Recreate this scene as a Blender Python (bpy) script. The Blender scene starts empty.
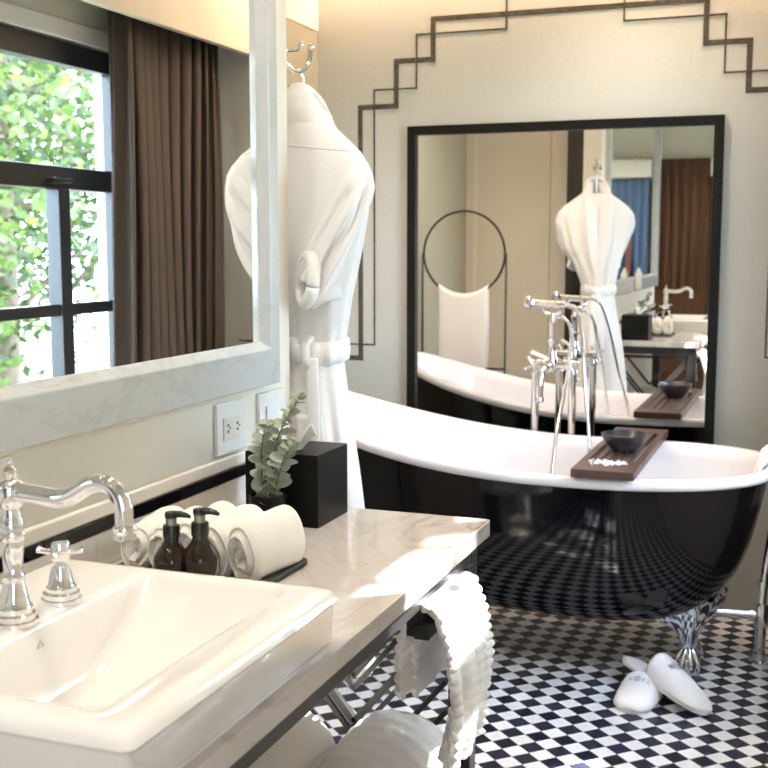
import bpy, math, random
from mathutils import Vector, Matrix
random.seed(7)
PI = math.pi
C = bpy.context.scene
COL = C.collection

# ------------------------------------------------------------------ camera
cam_d = bpy.data.cameras.new('camera')
cam = bpy.data.objects.new('camera', cam_d); COL.objects.link(cam)
f_px, hy, vx = 1146.0, 245.0, 816.0
Yc = Vector((vx-384, hy-384, f_px)).normalized()
Dn = Vector((0, f_px*f_px/(384-hy), f_px)).normalized(); Zc = -Dn
Xc = Yc.cross(Zc)
M = Matrix((Xc, Yc, Zc))                      # world = M @ (right, down, forward)
rt, dn, fw = M.col[0], M.col[1], M.col[2]
R3 = Matrix((rt, -dn, -fw)).transposed()
cam.matrix_world = Matrix.Translation((0, 0, 1.3)) @ R3.to_4x4()
cam_d.sensor_width = 36; cam_d.lens = f_px/768*36
cam_d.clip_start = .02
cam_d.dof.use_dof = True; cam_d.dof.focus_distance = 2.0; cam_d.dof.aperture_fstop = 9.0
C.camera = cam

# ------------------------------------------------------------------ world, sun, exposure
w = bpy.data.worlds.new('world'); C.world = w; w.use_nodes = True
bg = w.node_tree.nodes['Background']
bg.inputs[0].default_value = (.64, .80, 1, 1); bg.inputs[1].default_value = 17.0
sd = bpy.data.lights.new('sun', 'SUN'); sd.energy = 46; sd.angle = math.radians(.8); sd.color = (1, .96, .9)
sun = bpy.data.objects.new('sun', sd); COL.objects.link(sun)
SUNV = Vector((.50, .45, .598)).normalized()
sun.rotation_euler = SUNV.to_track_quat('Z', 'Y').to_euler()
C.view_settings.view_transform = 'Standard'; C.view_settings.look = 'None'
C.view_settings.gamma = 1; C.view_settings.use_curve_mapping = False
C.view_settings.exposure = 0.40
WARM = (1, .88, .74)
SPOT_W = 60
COVE_W = 12

# ------------------------------------------------------------------ materials
def newmat(name):
    m = bpy.data.materials.new(name); m.use_nodes = True
    return m, m.node_tree, m.node_tree.nodes['Principled BSDF']
def simple(name, col, rough=.5, metal=0, coat=0, spec=.5, noise=0, bump=0, bscale=200, sheen=0):
    m, t, b = newmat(name)
    b.inputs['Base Color'].default_value = (*col, 1); b.inputs['Roughness'].default_value = rough
    b.inputs['Metallic'].default_value = metal; b.inputs['Coat Weight'].default_value = coat
    b.inputs['Coat Roughness'].default_value = .03
    b.inputs['Specular IOR Level'].default_value = spec
    if sheen: b.inputs['Sheen Weight'].default_value = sheen
    tc = t.nodes.new('ShaderNodeTexCoord')
    if noise:
        n = t.nodes.new('ShaderNodeTexNoise'); n.inputs['Scale'].default_value = 6; n.inputs['Detail'].default_value = 6
        t.links.new(tc.outputs['Object'], n.inputs['Vector'])
        mx = t.nodes.new('ShaderNodeMix'); mx.data_type = 'RGBA'
        mx.inputs[6].default_value = (*[c*(1-noise) for c in col], 1); mx.inputs[7].default_value = (*[min(1, c*(1+noise)) for c in col], 1)
        t.links.new(n.outputs['Fac'], mx.inputs[0]); t.links.new(mx.outputs[2], b.inputs['Base Color'])
    if bump:
        n = t.nodes.new('ShaderNodeTexNoise'); n.inputs['Scale'].default_value = bscale; n.inputs['Detail'].default_value = 3
        t.links.new(tc.outputs['Object'], n.inputs['Vector'])
        bp = t.nodes.new('ShaderNodeBump'); bp.inputs['Strength'].default_value = bump; bp.inputs['Distance'].default_value = .004
        t.links.new(n.outputs['Fac'], bp.inputs['Height']); t.links.new(bp.outputs[0], b.inputs['Normal'])
    return m
def math_node(t, op, a, b=None):
    n = t.nodes.new('ShaderNodeMath'); n.operation = op
    for i, v in enumerate((a, b)):
        if v is None: continue
        if isinstance(v, (int, float)): n.inputs[i].default_value = v
        else: t.links.new(v, n.inputs[i])
    return n.outputs[0]
def marble(name, base, vein, rough=.12, scale=5, amt=.8):
    m, t, b = newmat(name)
    tc = t.nodes.new('ShaderNodeTexCoord')
    mp = t.nodes.new('ShaderNodeMapping'); mp.inputs['Rotation'].default_value = (.3, .5, .7); mp.inputs['Scale'].default_value = (1, .55, 1)
    t.links.new(tc.outputs['Object'], mp.inputs[0])
    n1 = t.nodes.new('ShaderNodeTexNoise'); n1.inputs['Scale'].default_value = scale; n1.inputs['Detail'].default_value = 10; n1.inputs['Roughness'].default_value = .62
    n1.inputs['Distortion'].default_value = 1.2
    t.links.new(mp.outputs[0], n1.inputs['Vector'])
    d = math_node(t, 'ABSOLUTE', math_node(t, 'SUBTRACT', n1.outputs['Fac'], .5))
    v = math_node(t, 'SUBTRACT', 1, math_node(t, 'MULTIPLY', d, 22)); v = math_node(t, 'MAXIMUM', v, 0)
    n2 = t.nodes.new('ShaderNodeTexNoise'); n2.inputs['Scale'].default_value = scale*.6; n2.inputs['Detail'].default_value = 5
    t.links.new(mp.outputs[0], n2.inputs['Vector'])
    cl = math_node(t, 'MULTIPLY', math_node(t, 'MAXIMUM', math_node(t, 'SUBTRACT', n2.outputs['Fac'], .47), 0), 2.2)
    f = math_node(t, 'MINIMUM', math_node(t, 'MULTIPLY', math_node(t, 'ADD', math_node(t, 'MULTIPLY', v, math_node(t, 'ADD', cl, .18)), math_node(t, 'MULTIPLY', cl, .55)), amt), 1)
    mx = t.nodes.new('ShaderNodeMix'); mx.data_type = 'RGBA'
    mx.inputs[6].default_value = (*base, 1); mx.inputs[7].default_value = (*vein, 1)
    t.links.new(f, mx.inputs[0]); t.links.new(mx.outputs[2], b.inputs['Base Color'])
    b.inputs['Roughness'].default_value = rough
    return m
def grid_tiles(name, col, grout, size, axes=(0, 2), rough=.25, gw=.12, var=.08, bump=.15):
    m, t, b = newmat(name)
    tc = t.nodes.new('ShaderNodeTexCoord'); sp = t.nodes.new('ShaderNodeSeparateXYZ'); t.links.new(tc.outputs['Object'], sp.inputs[0])
    u = math_node(t, 'MULTIPLY', sp.outputs[axes[0]], 1/size[0]); v = math_node(t, 'MULTIPLY', sp.outputs[axes[1]], 1/size[1])
    fu = math_node(t, 'FRACT', math_node(t, 'ADD', u, 1000)); fv = math_node(t, 'FRACT', math_node(t, 'ADD', v, 1000))
    g = math_node(t, 'MAXIMUM', math_node(t, 'LESS_THAN', fu, gw), math_node(t, 'LESS_THAN', fv, gw*size[0]/size[1]))
    cb = t.nodes.new('ShaderNodeCombineXYZ'); t.links.new(math_node(t, 'FLOOR', u), cb.inputs[0]); t.links.new(math_node(t, 'FLOOR', v), cb.inputs[1])
    wn = t.nodes.new('ShaderNodeTexWhiteNoise'); t.links.new(cb.outputs[0], wn.inputs['Vector'])
    m1 = t.nodes.new('ShaderNodeMix'); m1.data_type = 'RGBA'
    m1.inputs[6].default_value = (*[c*(1-var) for c in col], 1); m1.inputs[7].default_value = (*[min(1, c*(1+var)) for c in col], 1)
    t.links.new(wn.outputs['Value'], m1.inputs[0])
    m2 = t.nodes.new('ShaderNodeMix'); m2.data_type = 'RGBA'; t.links.new(g, m2.inputs[0]); t.links.new(m1.outputs[2], m2.inputs[6])
    m2.inputs[7].default_value = (*grout, 1); t.links.new(m2.outputs[2], b.inputs['Base Color'])
    b.inputs['Roughness'].default_value = rough
    if bump:
        bp = t.nodes.new('ShaderNodeBump'); bp.inputs['Strength'].default_value = bump; bp.inputs['Distance'].default_value = .001
        t.links.new(math_node(t, 'SUBTRACT', 1, g), bp.inputs['Height']); t.links.new(bp.outputs[0], b.inputs['Normal'])
    return m
def checker_floor():
    m, t, b = newmat('floor_checker')
    s = .0712/math.sqrt(2)
    tc = t.nodes.new('ShaderNodeTexCoord'); sp = t.nodes.new('ShaderNodeSeparateXYZ'); t.links.new(tc.outputs['Object'], sp.inputs[0])
    x = math_node(t, 'SUBTRACT', sp.outputs[0], -.211); y = math_node(t, 'SUBTRACT', sp.outputs[1], 3.091)
    k = 1/(math.sqrt(2)*s)
    u = math_node(t, 'ADD', math_node(t, 'MULTIPLY', math_node(t, 'ADD', x, y), k), 500.5)
    v = math_node(t, 'ADD', math_node(t, 'MULTIPLY', math_node(t, 'SUBTRACT', y, x), k), 500.5)
    iu, iv = math_node(t, 'FLOOR', u), math_node(t, 'FLOOR', v)
    par = math_node(t, 'MODULO', math_node(t, 'ADD', iu, iv), 2)          # 0 = dark
    fu, fv = math_node(t, 'FRACT', u), math_node(t, 'FRACT', v)
    e = math_node(t, 'MINIMUM', math_node(t, 'MINIMUM', fu, math_node(t, 'SUBTRACT', 1, fu)), math_node(t, 'MINIMUM', fv, math_node(t, 'SUBTRACT', 1, fv)))
    g = math_node(t, 'LESS_THAN', e, .018)
    cb = t.nodes.new('ShaderNodeCombineXYZ'); t.links.new(iu, cb.inputs[0]); t.links.new(iv, cb.inputs[1])
    wn = t.nodes.new('ShaderNodeTexWhiteNoise'); t.links.new(cb.outputs[0], wn.inputs['Vector'])
    dk = t.nodes.new('ShaderNodeMix'); dk.data_type = 'RGBA'; dk.inputs[6].default_value = (.012, .014, .030, 1); dk.inputs[7].default_value = (.030, .034, .066, 1)
    t.links.new(wn.outputs['Value'], dk.inputs[0])
    lt = t.nodes.new('ShaderNodeMix'); lt.data_type = 'RGBA'; lt.inputs[6].default_value = (.72, .74, .79, 1); lt.inputs[7].default_value = (.82, .83, .87, 1)
    t.links.new(wn.outputs['Value'], lt.inputs[0])
    mx = t.nodes.new('ShaderNodeMix'); mx.data_type = 'RGBA'; t.links.new(par, mx.inputs[0]); t.links.new(dk.outputs[2], mx.inputs[6]); t.links.new(lt.outputs[2], mx.inputs[7])
    m2 = t.nodes.new('ShaderNodeMix'); m2.data_type = 'RGBA'; t.links.new(g, m2.inputs[0]); t.links.new(mx.outputs[2], m2.inputs[6]); m2.inputs[7].default_value = (.35, .35, .38, 1)
    t.links.new(m2.outputs[2], b.inputs['Base Color']); b.inputs['Roughness'].default_value = .3
    return m
def towel_mat(name, col, rib_axis=None, freq=110):
    m, t, b = newmat(name)
    b.inputs['Base Color'].default_value = (*col, 1); b.inputs['Roughness'].default_value = .95; b.inputs['Sheen Weight'].default_value = .25
    b.inputs['Specular IOR Level'].default_value = .1
    tc = t.nodes.new('ShaderNodeTexCoord')
    n = t.nodes.new('ShaderNodeTexNoise'); n.inputs['Scale'].default_value = 260; n.inputs['Detail'].default_value = 4
    t.links.new(tc.outputs['Object'], n.inputs['Vector'])
    bp = t.nodes.new('ShaderNodeBump'); bp.inputs['Strength'].default_value = .35; bp.inputs['Distance'].default_value = .003
    h = n.outputs['Fac']
    if rib_axis is not None:
        sp = t.nodes.new('ShaderNodeSeparateXYZ'); t.links.new(tc.outputs['Object'], sp.inputs[0])
        h = math_node(t, 'ADD', math_node(t, 'MULTIPLY', math_node(t, 'SINE', math_node(t, 'MULTIPLY', sp.outputs[rib_axis], freq*2*PI/10)), 1.0), math_node(t, 'MULTIPLY', h, .5))
    t.links.new(h, bp.inputs['Height']); t.links.new(bp.outputs[0], b.inputs['Normal'])
    return m
def glass_mat(name, tint=(1, 1, 1)):
    m = bpy.data.materials.new(name); m.use_nodes = True; t = m.node_tree; t.nodes.clear()
    o = t.nodes.new('ShaderNodeOutputMaterial'); tr = t.nodes.new('ShaderNodeBsdfTransparent'); tr.inputs[0].default_value = (*tint, 1)
    gl = t.nodes.new('ShaderNodeBsdfGlossy'); gl.inputs['Roughness'].default_value = .02
    mx = t.nodes.new('ShaderNodeMixShader'); mx.inputs[0].default_value = .05
    t.links.new(tr.outputs[0], mx.inputs[1]); t.links.new(gl.outputs[0], mx.inputs[2]); t.links.new(mx.outputs[0], o.inputs[0])
    return m
def leaf_mat(name, c1, c2):
    m = bpy.data.materials.new(name); m.use_nodes = True; t = m.node_tree; t.nodes.clear()
    o = t.nodes.new('ShaderNodeOutputMaterial'); d = t.nodes.new('ShaderNodeBsdfDiffuse'); tl = t.nodes.new('ShaderNodeBsdfTranslucent')
    gl = t.nodes.new('ShaderNodeBsdfGlossy'); gl.inputs['Roughness'].default_value = .35
    tc = t.nodes.new('ShaderNodeTexCoord'); n = t.nodes.new('ShaderNodeTexNoise'); n.inputs['Scale'].default_value = 5
    t.links.new(tc.outputs['Object'], n.inputs['Vector'])
    mx = t.nodes.new('ShaderNodeMix'); mx.data_type = 'RGBA'; mx.inputs[6].default_value = (*c1, 1); mx.inputs[7].default_value = (*c2, 1)
    t.links.new(n.outputs['Fac'], mx.inputs[0])
    for s in (d, tl): t.links.new(mx.outputs[2], s.inputs[0])
    a = t.nodes.new('ShaderNodeMixShader'); a.inputs[0].default_value = .5; t.links.new(d.outputs[0], a.inputs[1]); t.links.new(tl.outputs[0], a.inputs[2])
    b = t.nodes.new('ShaderNodeMixShader'); b.inputs[0].default_value = .04; t.links.new(a.outputs[0], b.inputs[1]); t.links.new(gl.outputs[0], b.inputs[2])
    t.links.new(b.outputs[0], o.inputs[0])
    return m
def wood_mat(name, c1, c2, axis=2, rough=.4, scale=14):
    m, t, b = newmat(name)
    tc = t.nodes.new('ShaderNodeTexCoord'); mp = t.nodes.new('ShaderNodeMapping')
    sc = [scale]*3; sc[axis] = scale*.06; mp.inputs['Scale'].default_value = sc
    t.links.new(tc.outputs['Object'], mp.inputs[0])
    n = t.nodes.new('ShaderNodeTexNoise'); n.inputs['Scale'].default_value = 3; n.inputs['Detail'].default_value = 6; n.inputs['Distortion'].default_value = .6
    t.links.new(mp.outputs[0], n.inputs['Vector'])
    mx = t.nodes.new('ShaderNodeMix'); mx.data_type = 'RGBA'; mx.inputs[6].default_value = (*c1, 1); mx.inputs[7].default_value = (*c2, 1)
    t.links.new(n.outputs['Fac'], mx.inputs[0]); t.links.new(mx.outputs[2], b.inputs['Base Color']); b.inputs['Roughness'].default_value = rough
    return m
def emit_mat(name, col, s):
    m, t, b = newmat(name); b.inputs['Emission Color'].default_value = (*col, 1); b.inputs['Emission Strength'].default_value = s
    b.inputs['Base Color'].default_value = (*col, 1)
    return m

CREAM = simple('cream_paint', (.78, .745, .65), .55, noise=.03)
CREAMT = grid_tiles('cream_tile', (.80, .77, .70), (.66, .62, .55), (.30, .0563), axes=(1, 2), rough=.12, gw=.006, var=.02)
CEIL = simple('ceiling_paint', (.84, .80, .72), .7, noise=.02)
MOSAIC = grid_tiles('mosaic_pale', (.62, .625, .58), (.56, .565, .525), (.0065, .0065), rough=.22, gw=.16, var=.03, bump=.06)
MOSAICD = grid_tiles('mosaic_dark', (.016, .015, .015), (.24, .21, .17), (.0065, .0065), rough=.2, gw=.2, var=.3)
FLOOR = checker_floor()
MARBLE = marble('marble_top', (.60, .55, .505), (.24, .19, .17), .09, 6, .8)
MARBLEF = marble('marble_frame', (.55, .58, .58), (.33, .35, .37), .15, 9, .6)
CHROME = simple('chrome', (.88, .88, .90), .06, 1)
CHROMEB = simple('chrome_soft', (.82, .82, .84), .16, 1)
CERAMIC = simple('white_ceramic', (.90, .87, .83), .08, coat=.6)
ENAMEL = simple('white_enamel', (.86, .85, .88), .10, coat=.6)
TUBBLACK = simple('black_enamel', (.0035, .0035, .006), .06, spec=.38)
BLACKM = simple('black_metal', (.018, .018, .02), .35)
FRAMEB = simple('black_frame_wood', (.008, .007, .006), .5, spec=.25)
BOXB = simple('black_box_lacquer', (.006, .006, .006), .45, spec=.2, bump=.05)
MIRROR = simple('mirror_silver', (.93, .94, .93), 0.0, 1)
TERRY = towel_mat('white_terry', (.90, .90, .91))
TERRYC = towel_mat('cream_terry', (.88, .85, .79))
WAFF = towel_mat('white_waffle', (.88, .87, .85), 2, 600)
RIBY = towel_mat('ribbed_towel', (.87, .87, .87), 0, 420)
LEAFE = simple('eucalyptus_leaf', (.36, .41, .31), .6, noise=.3)
STEM = simple('plant_stem', (.22, .20, .12), .7)
TISSUE = simple('white_tissue', (.9, .89, .87), .9)
AMBER = simple('dark_amber_glass', (.016, .007, .004), .06, coat=.2)
PUMPB = simple('black_plastic', (.012, .012, .012), .25)
COLLAR = simple('grey_pump_collar', (.30, .29, .28), .25, .6)
INK = simple('pale_print', (.45, .43, .42), .6)
SLATE = simple('black_slate', (.02, .02, .02), .5, bump=.2, bscale=60)
WALNUT = wood_mat('dark_walnut', (.040, .019, .014), (.105, .055, .042), axis=1, rough=.38)
BROWNW = wood_mat('brown_timber', (.06, .022, .008), (.16, .065, .022), axis=2, rough=.4, scale=8)
ORANGEW = wood_mat('red_timber', (.22, .07, .03), (.32, .12, .06), axis=2)
STONEB = simple('dark_stone_bowl', (.02, .021, .028), .3, bump=.1, bscale=80)
SALT = simple('bath_salt', (.9, .88, .86), .6)
SLIP = towel_mat('slipper_white', (.86, .85, .88))
SLIPINK = simple('slipper_print', (.33, .30, .42), .8)
PLATE = simple('white_plastic', (.82, .83, .80), .2)
SOCKET = simple('socket_plastic', (.74, .71, .62), .3)
HOLE = simple('socket_hole', (.12, .11, .10), .6)
CURT = simple('brown_curtain_cloth', (.105, .084, .070), .9, bump=.15, bscale=300)
WFRAME = simple('window_dark_frame', (.022, .026, .032), .35)
GLASS = glass_mat('window_glass')
GREENW = simple('green_back_painted_glass', (.40, .37, .28), .10, coat=.5)
BEIGEP = simple('beige_panel', (.68, .63, .53), .35, noise=.03)
BLUEC = simple('blue_cloth', (.10, .17, .30), .9)
BLIND = simple('white_blind', (.85, .82, .74), .8)
DARKP = simple('dark_jamb', (.012, .009, .008), .45)
BARK = simple('bark', (.12, .09, .06), .9, noise=.3)
LEAFA = leaf_mat('leaf_fresh', (.032, .075, .012), (.11, .155, .035))
LEAFB = leaf_mat('leaf_deep', (.015, .042, .010), (.06, .095, .022))
GRASS = simple('garden_gravel', (.16, .18, .12), .9, noise=.3)
BULB = emit_mat('lamp_glow', (1, .85, .62), 12)
LED = emit_mat('led_glow', (1, .78, .5), 6)
HOOKM = CHROME
WOODH = wood_mat('hanger_wood', (.20, .10, .05), (.32, .18, .09), axis=0)

# ------------------------------------------------------------------ mesh helpers
class MB:
    def __init__(s): s.v = []; s.f = []
    def box(s, x0, x1, y0, y1, z0, z1):
        b = len(s.v)
        for z in (z0, z1):
            for x, y in ((x0, y0), (x1, y0), (x1, y1), (x0, y1)): s.v.append((x, y, z))
        for q in ((0, 3, 2, 1), (4, 5, 6, 7), (0, 1, 5, 4), (1, 2, 6, 5), (2, 3, 7, 6), (3, 0, 4, 7)): s.f.append(tuple(b+i for i in q))
        return s
    def rings(s, rings, close=True, cap0=True, cap1=True):
        n = len(rings[0]); b = len(s.v)
        for r in rings: s.v.extend(tuple(p) for p in r)
        for i in range(len(rings)-1):
            for j in range(n if close else n-1):
                k = (j+1) % n
                s.f.append((b+i*n+j, b+i*n+k, b+(i+1)*n+k, b+(i+1)*n+j))
        if cap0 and close: s.f.append(tuple(b+j for j in range(n))[::-1])
        if cap1 and close: s.f.append(tuple(b+(len(rings)-1)*n+j for j in range(n)))
        return s
    def lathe(s, prof, c=(0, 0, 0), n=28, axis='z'):
        R = []
        for r, z in prof:
            ring = []
            for j in range(n):
                a = 2*PI*j/n; p = (r*math.cos(a), r*math.sin(a), z)
                if axis == 'x': p = (p[2], p[0], p[1])
                if axis == 'y': p = (p[1], p[2], p[0])
                ring.append((p[0]+c[0], p[1]+c[1], p[2]+c[2]))
            R.append(ring)
        return s.rings(R)
    def tube(s, pts, r, n=12, flat=None, up=None):
        P = [Vector(p) for p in pts]; R = []
        rr = r if isinstance(r, (list, tuple)) else [r]*len(P)
        t0 = (P[1]-P[0]).normalized()
        nrm = Vector(up) if up else (Vector((0, 0, 1)) if abs(t0.z) < .9 else Vector((1, 0, 0)))
        for i, p in enumerate(P):
            t = (P[min(i+1, len(P)-1)]-P[max(i-1, 0)]).normalized()
            nrm = (nrm-t*nrm.dot(t)).normalized(); bn = t.cross(nrm)
            a = rr[i]; bb = a*(flat if flat else 1)
            R.append([p+nrm*(bb*math.sin(2*PI*j/n))+bn*(a*math.cos(2*PI*j/n)) for j in range(n)])
        return s.rings(R)
    def ball(s, c, r, sx=1, sy=1, sz=1, n=16):
        R = []
        for i in range(1, n//2):
            a = PI*i/(n//2)
            R.append([(c[0]+sx*r*math.sin(a)*math.cos(2*PI*j/n), c[1]+sy*r*math.sin(a)*math.sin(2*PI*j/n), c[2]-sz*r*math.cos(a)) for j in range(n)])
        return s.rings(R)
    def grid(s, fn, nu, nv, closeu=False):
        b = len(s.v)
        for i in range(nv+1):
            for j in range(nu if closeu else nu+1): s.v.append(tuple(fn(j/nu, i/nv)))
        w_ = nu if closeu else nu+1
        for i in range(nv):
            for j in range(nu):
                k = (j+1) % w_
                s.f.append((b+i*w_+j, b+i*w_+k, b+(i+1)*w_+k, b+(i+1)*w_+j))
        return s
    def poly(s, pts):
        b = len(s.v); s.v.extend(tuple(p) for p in pts); s.f.append(tuple(range(b, b+len(pts)))); return s
    def prism(s, pts, d):
        b = len(s.v); n = len(pts); d = Vector(d)
        s.v.extend(tuple(p) for p in pts); s.v.extend(tuple(Vector(p)+d) for p in pts)
        s.f.append(tuple(range(b, b+n))[::-1]); s.f.append(tuple(range(b+n, b+2*n)))
        for j in range(n): s.f.append((b+j, b+(j+1) % n, b+n+(j+1) % n, b+n+j))
        return s
def spline(pts, n=8):
    P = [Vector(p) for p in pts]; out = []
    for i in range(len(P)-1):
        p0, p1, p2, p3 = P[max(i-1, 0)], P[i], P[i+1], P[min(i+2, len(P)-1)]
        for k in range(n):
            t = k/n
            out.append(.5*((2*p1)+(p2-p0)*t+(2*p0-5*p1+4*p2-p3)*t*t+(3*p1-p0-3*p2+p3)*t**3))
    out.append(P[-1]); return out
def obj(name, mb, mat, parent=None, bevel=0, smooth=35, subsurf=0, solid=0, local=False, seg=2):
    me = bpy.data.meshes.new(name)
    vs = mb.v
    if parent is not None and not local:
        L = parent.location
        q = parent
        T = Vector(L)
        while q.parent: q = q.parent; T += Vector(q.location)
        vs = [(v[0]-T.x, v[1]-T.y, v[2]-T.z) for v in vs]
    me.from_pydata([tuple(v) for v in vs], [], mb.f); me.update()
    import bmesh
    b = bmesh.new(); b.from_mesh(me); bmesh.ops.recalc_face_normals(b, faces=b.faces); b.to_mesh(me); b.free()
    o = bpy.data.objects.new(name, me); COL.objects.link(o)
    if mat: me.materials.append(mat)
    if smooth:
        me.shade_smooth()
        if smooth < 180: me.set_sharp_from_angle(angle=math.radians(smooth))
    if parent is not None: o.parent = parent
    if solid:
        m = o.modifiers.new('solid', 'SOLIDIFY'); m.thickness = solid; m.offset = 0
    if bevel:
        m = o.modifiers.new('bevel', 'BEVEL'); m.width = bevel; m.segments = seg; m.limit_method = 'ANGLE'; m.angle_limit = math.radians(40)
    if subsurf:
        m = o.modifiers.new('sub', 'SUBSURF'); m.levels = subsurf; m.render_levels = subsurf
    return o
def struct(name, mb, mat, parent=None, **k):
    o = obj(name, mb, mat, parent, **k)
    if parent is None: o['kind'] = 'structure'
    return o
def thing(name, label, cat, loc, group=None, rz=0):
    o = bpy.data.objects.new(name, None); COL.objects.link(o); o.location = loc; o.rotation_euler = (0, 0, rz)
    o.empty_display_size = .05
    o['label'] = label; o['category'] = cat
    if group: o['group'] = group
    return o
def tag(o, label, cat, group=None):
    o['label'] = label; o['category'] = cat
    if group: o['group'] = group
    return o
def dup(root, loc, label=None, rz=None):
    r = root.copy(); COL.objects.link(r); r.location = loc
    if rz is not None: r.rotation_euler = (0, 0, rz)
    if label: r['label'] = label
    for ch in root.children:
        c = ch.copy(); COL.objects.link(c); c.parent = r
        for g in ch.children:
            d = g.copy(); COL.objects.link(d); d.parent = c
    return r
def rrect(x0, x1, y0, y1, r, z, n=6):
    out = []
    for cx, cy, a0 in ((x1-r, y1-r, 0), (x0+r, y1-r, PI/2), (x0+r, y0+r, PI), (x1-r, y0+r, 1.5*PI)):
        for i in range(n+1):
            a = a0+PI/2*i/n; out.append((cx+r*math.cos(a), cy+r*math.sin(a), z))
    return out

XW = -1.057          # vanity wall plane
YF = 4.16            # far wall plane
XL = -1.83           # left wall of the bath alcove
XR = .24             # window wall
ZT = 2.46            # ceiling

# ------------------------------------------------------------------ the setting
struct('floor', MB().box(-1.95, .45, -1.7, 4.3, -.06, 0), FLOOR)
struct('ceiling', MB().box(-1.95, .45, -1.7, 4.3, ZT, ZT+.06), CEIL)
struct('wall_back', MB().box(-1.95, .45, YF, YF+.1, 0, ZT), MOSAIC)
struct('wall_left', MB().box(XW-.098, XW, .02, 2.241, 0, ZT), CREAM)
struct('wall_left_alcove', MB().box(XL-.1, XL, 2.09, YF, 0, 2.115), GREENW)
struct('wall_left_upper', MB().box(XL-.1, XL+.004, 2.09, YF, 2.115, ZT), CREAM)
struct('wall_front_alcove', MB().box(XL-.1, -1.24, 2.0, 2.10, 0, ZT), BEIGEP)
struct('trim_jamb', MB().box(-1.24, -1.155, 2.0, 2.238, 0, ZT), DARKP)
for i, xs in enumerate((-1.785, -1.36)):
    struct('trim_panel_seam', MB().box(xs, xs+(.02 if i == 0 else .005), 2.1, 2.104, 0, ZT), simple('seam_%d' % i, (.74, .72, .60) if i == 0 else (.40, .36, .28), .4))
struct('wall_entry_left', MB().box(-1.95, -1.85, -1.7, 2.05, 0, ZT), CREAM)
struct('wall_entry', MB().box(-1.95, .45, -1.64, -1.52, 0, ZT), CREAM)
# window wall with its opening
WY0, WY1, WZ0, WZ1 = 2.25, 3.62, .80, 1.97
VY0, VY1 = -1.05, -.40
wr = MB(); wr.box(XR, XR+.14, -1.7, VY0, 0, ZT); wr.box(XR, XR+.14, VY1, WY0, 0, ZT); wr.box(XR, XR+.14, VY0, VY1, 0, WZ0); wr.box(XR, XR+.14, VY0, VY1, WZ1, ZT); wr.box(XR, XR+.14, WY1, 4.3, 0, ZT); wr.box(XR, XR+.14, WY0, WY1, 0, WZ0); wr.box(XR, XR+.14, WY0, WY1, WZ1, ZT)
struct('wall_right', wr, CREAM)
struct('trim_pelmet', MB().box(.0, .03, .6, YF, 2.04, ZT).box(.03, XR, .6, .63, 2.04, ZT), CREAM)
# window
win = bpy.data.objects.new('window_1', None); COL.objects.link(win); win.location = (XR+.05, 2, WZ0); win['kind'] = 'structure'
fr = MB()
fx0, fx1 = XR+.02, XR+.075
fr.box(fx0, fx1, WY0, WY1, WZ1-.075, WZ1); fr.box(fx0, fx1, WY0, WY1, WZ0, WZ0+.05)
fr.box(fx0, fx1, WY0, WY0+.05, WZ0, WZ1); fr.box(fx0, fx1, WY1-.05, WY1, WZ0, WZ1)
obj('window_frame', fr, WFRAME, win, bevel=.004)
obj('transom', MB().box(fx0, fx1, WY0+.05, WY1-.05, 1.485, 1.56), WFRAME, win, bevel=.004)
obj('glazing_bar', MB().box(fx0+.01, fx1-.01, WY0+.05, WY1-.05, 1.062, 1.102), WFRAME, win, bevel=.003)
for ym in (2.74, 3.255):
    obj('mullion', MB().box(fx0, fx1, ym-.025, ym+.035, WZ0+.05, 1.485), WFRAME, win, bevel=.003)
obj('window_latch', MB().box(fx0-.03, fx0, 3.17, 3.20, 1.50, 1.52).box(fx0-.035, fx0-.02, 3.17, 3.26, 1.503, 1.517), BLACKM, win, bevel=.002)
obj('pane', MB().box(fx0+.025, fx0+.029, WY0+.05, WY1-.05, WZ0+.05, WZ1-.07), GLASS, win, smooth=0)
win2 = bpy.data.objects.new('window_2', None); COL.objects.link(win2); win2.location = (XR+.05, -.72, WZ0); win2['kind'] = 'structure'
fr = MB(); fr.box(fx0, fx1, VY0, VY1, WZ1-.06, WZ1); fr.box(fx0, fx1, VY0, VY1, WZ0, WZ0+.05); fr.box(fx0, fx1, VY0, VY0+.05, WZ0, WZ1); fr.box(fx0, fx1, VY1-.05, VY1, WZ0, WZ1); fr.box(fx0, fx1, -.745, -.705, WZ0, WZ1)
obj('window_frame', fr, WFRAME, win2, bevel=.004)
obj('pane', MB().box(fx0+.025, fx0+.029, VY0+.05, VY1-.05, WZ0+.05, WZ1-.06), GLASS, win2, smooth=0)
struct('trim_window_head', MB().box(XR-.015, XR+.02, WY0-.02, WY1+.02, WZ1, WZ1+.06), simple('head_white', (.82, .82, .78), .5), bevel=.003)
struct('trim_window_sill', MB().box(XR-.03, XR+.02, WY0-.02, WY1+.02, WZ0-.03, WZ0), simple('sill_white', (.8, .79, .75), .3), bevel=.004)

# tile bands on the vanity wall
tb = MB(); tb.box(XW, XW+.008, .02, 2.241, .787, .843)
struct('trim_white_tiles', tb, CREAMT)
ts = MB()
ys = [1.567-.197*k for k in range(8, 0, -1)]+[1.567+.2*k for k in range(0, 4)]
for a, b_ in zip(ys[:-1], ys[1:]):
    if b_ > .1: ts.box(XW, XW+.0085, max(a, .03)+.0012, b_-.0012, .8445, .8655)
ts.box(XW, XW+.0085, 2.1682, 2.24, .8445, .8655)
struct('trim_black_tiles', ts, simple('black_glazed_tile', (.006, .006, .008), .06, coat=.5), bevel=.001)
struct('trim_cream_dado', MB().box(XW, XW+.010, .02, 2.241, .867, .893), simple('cream_glazed_dado', (.82, .77, .68), .12), bevel=.004)

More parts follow.
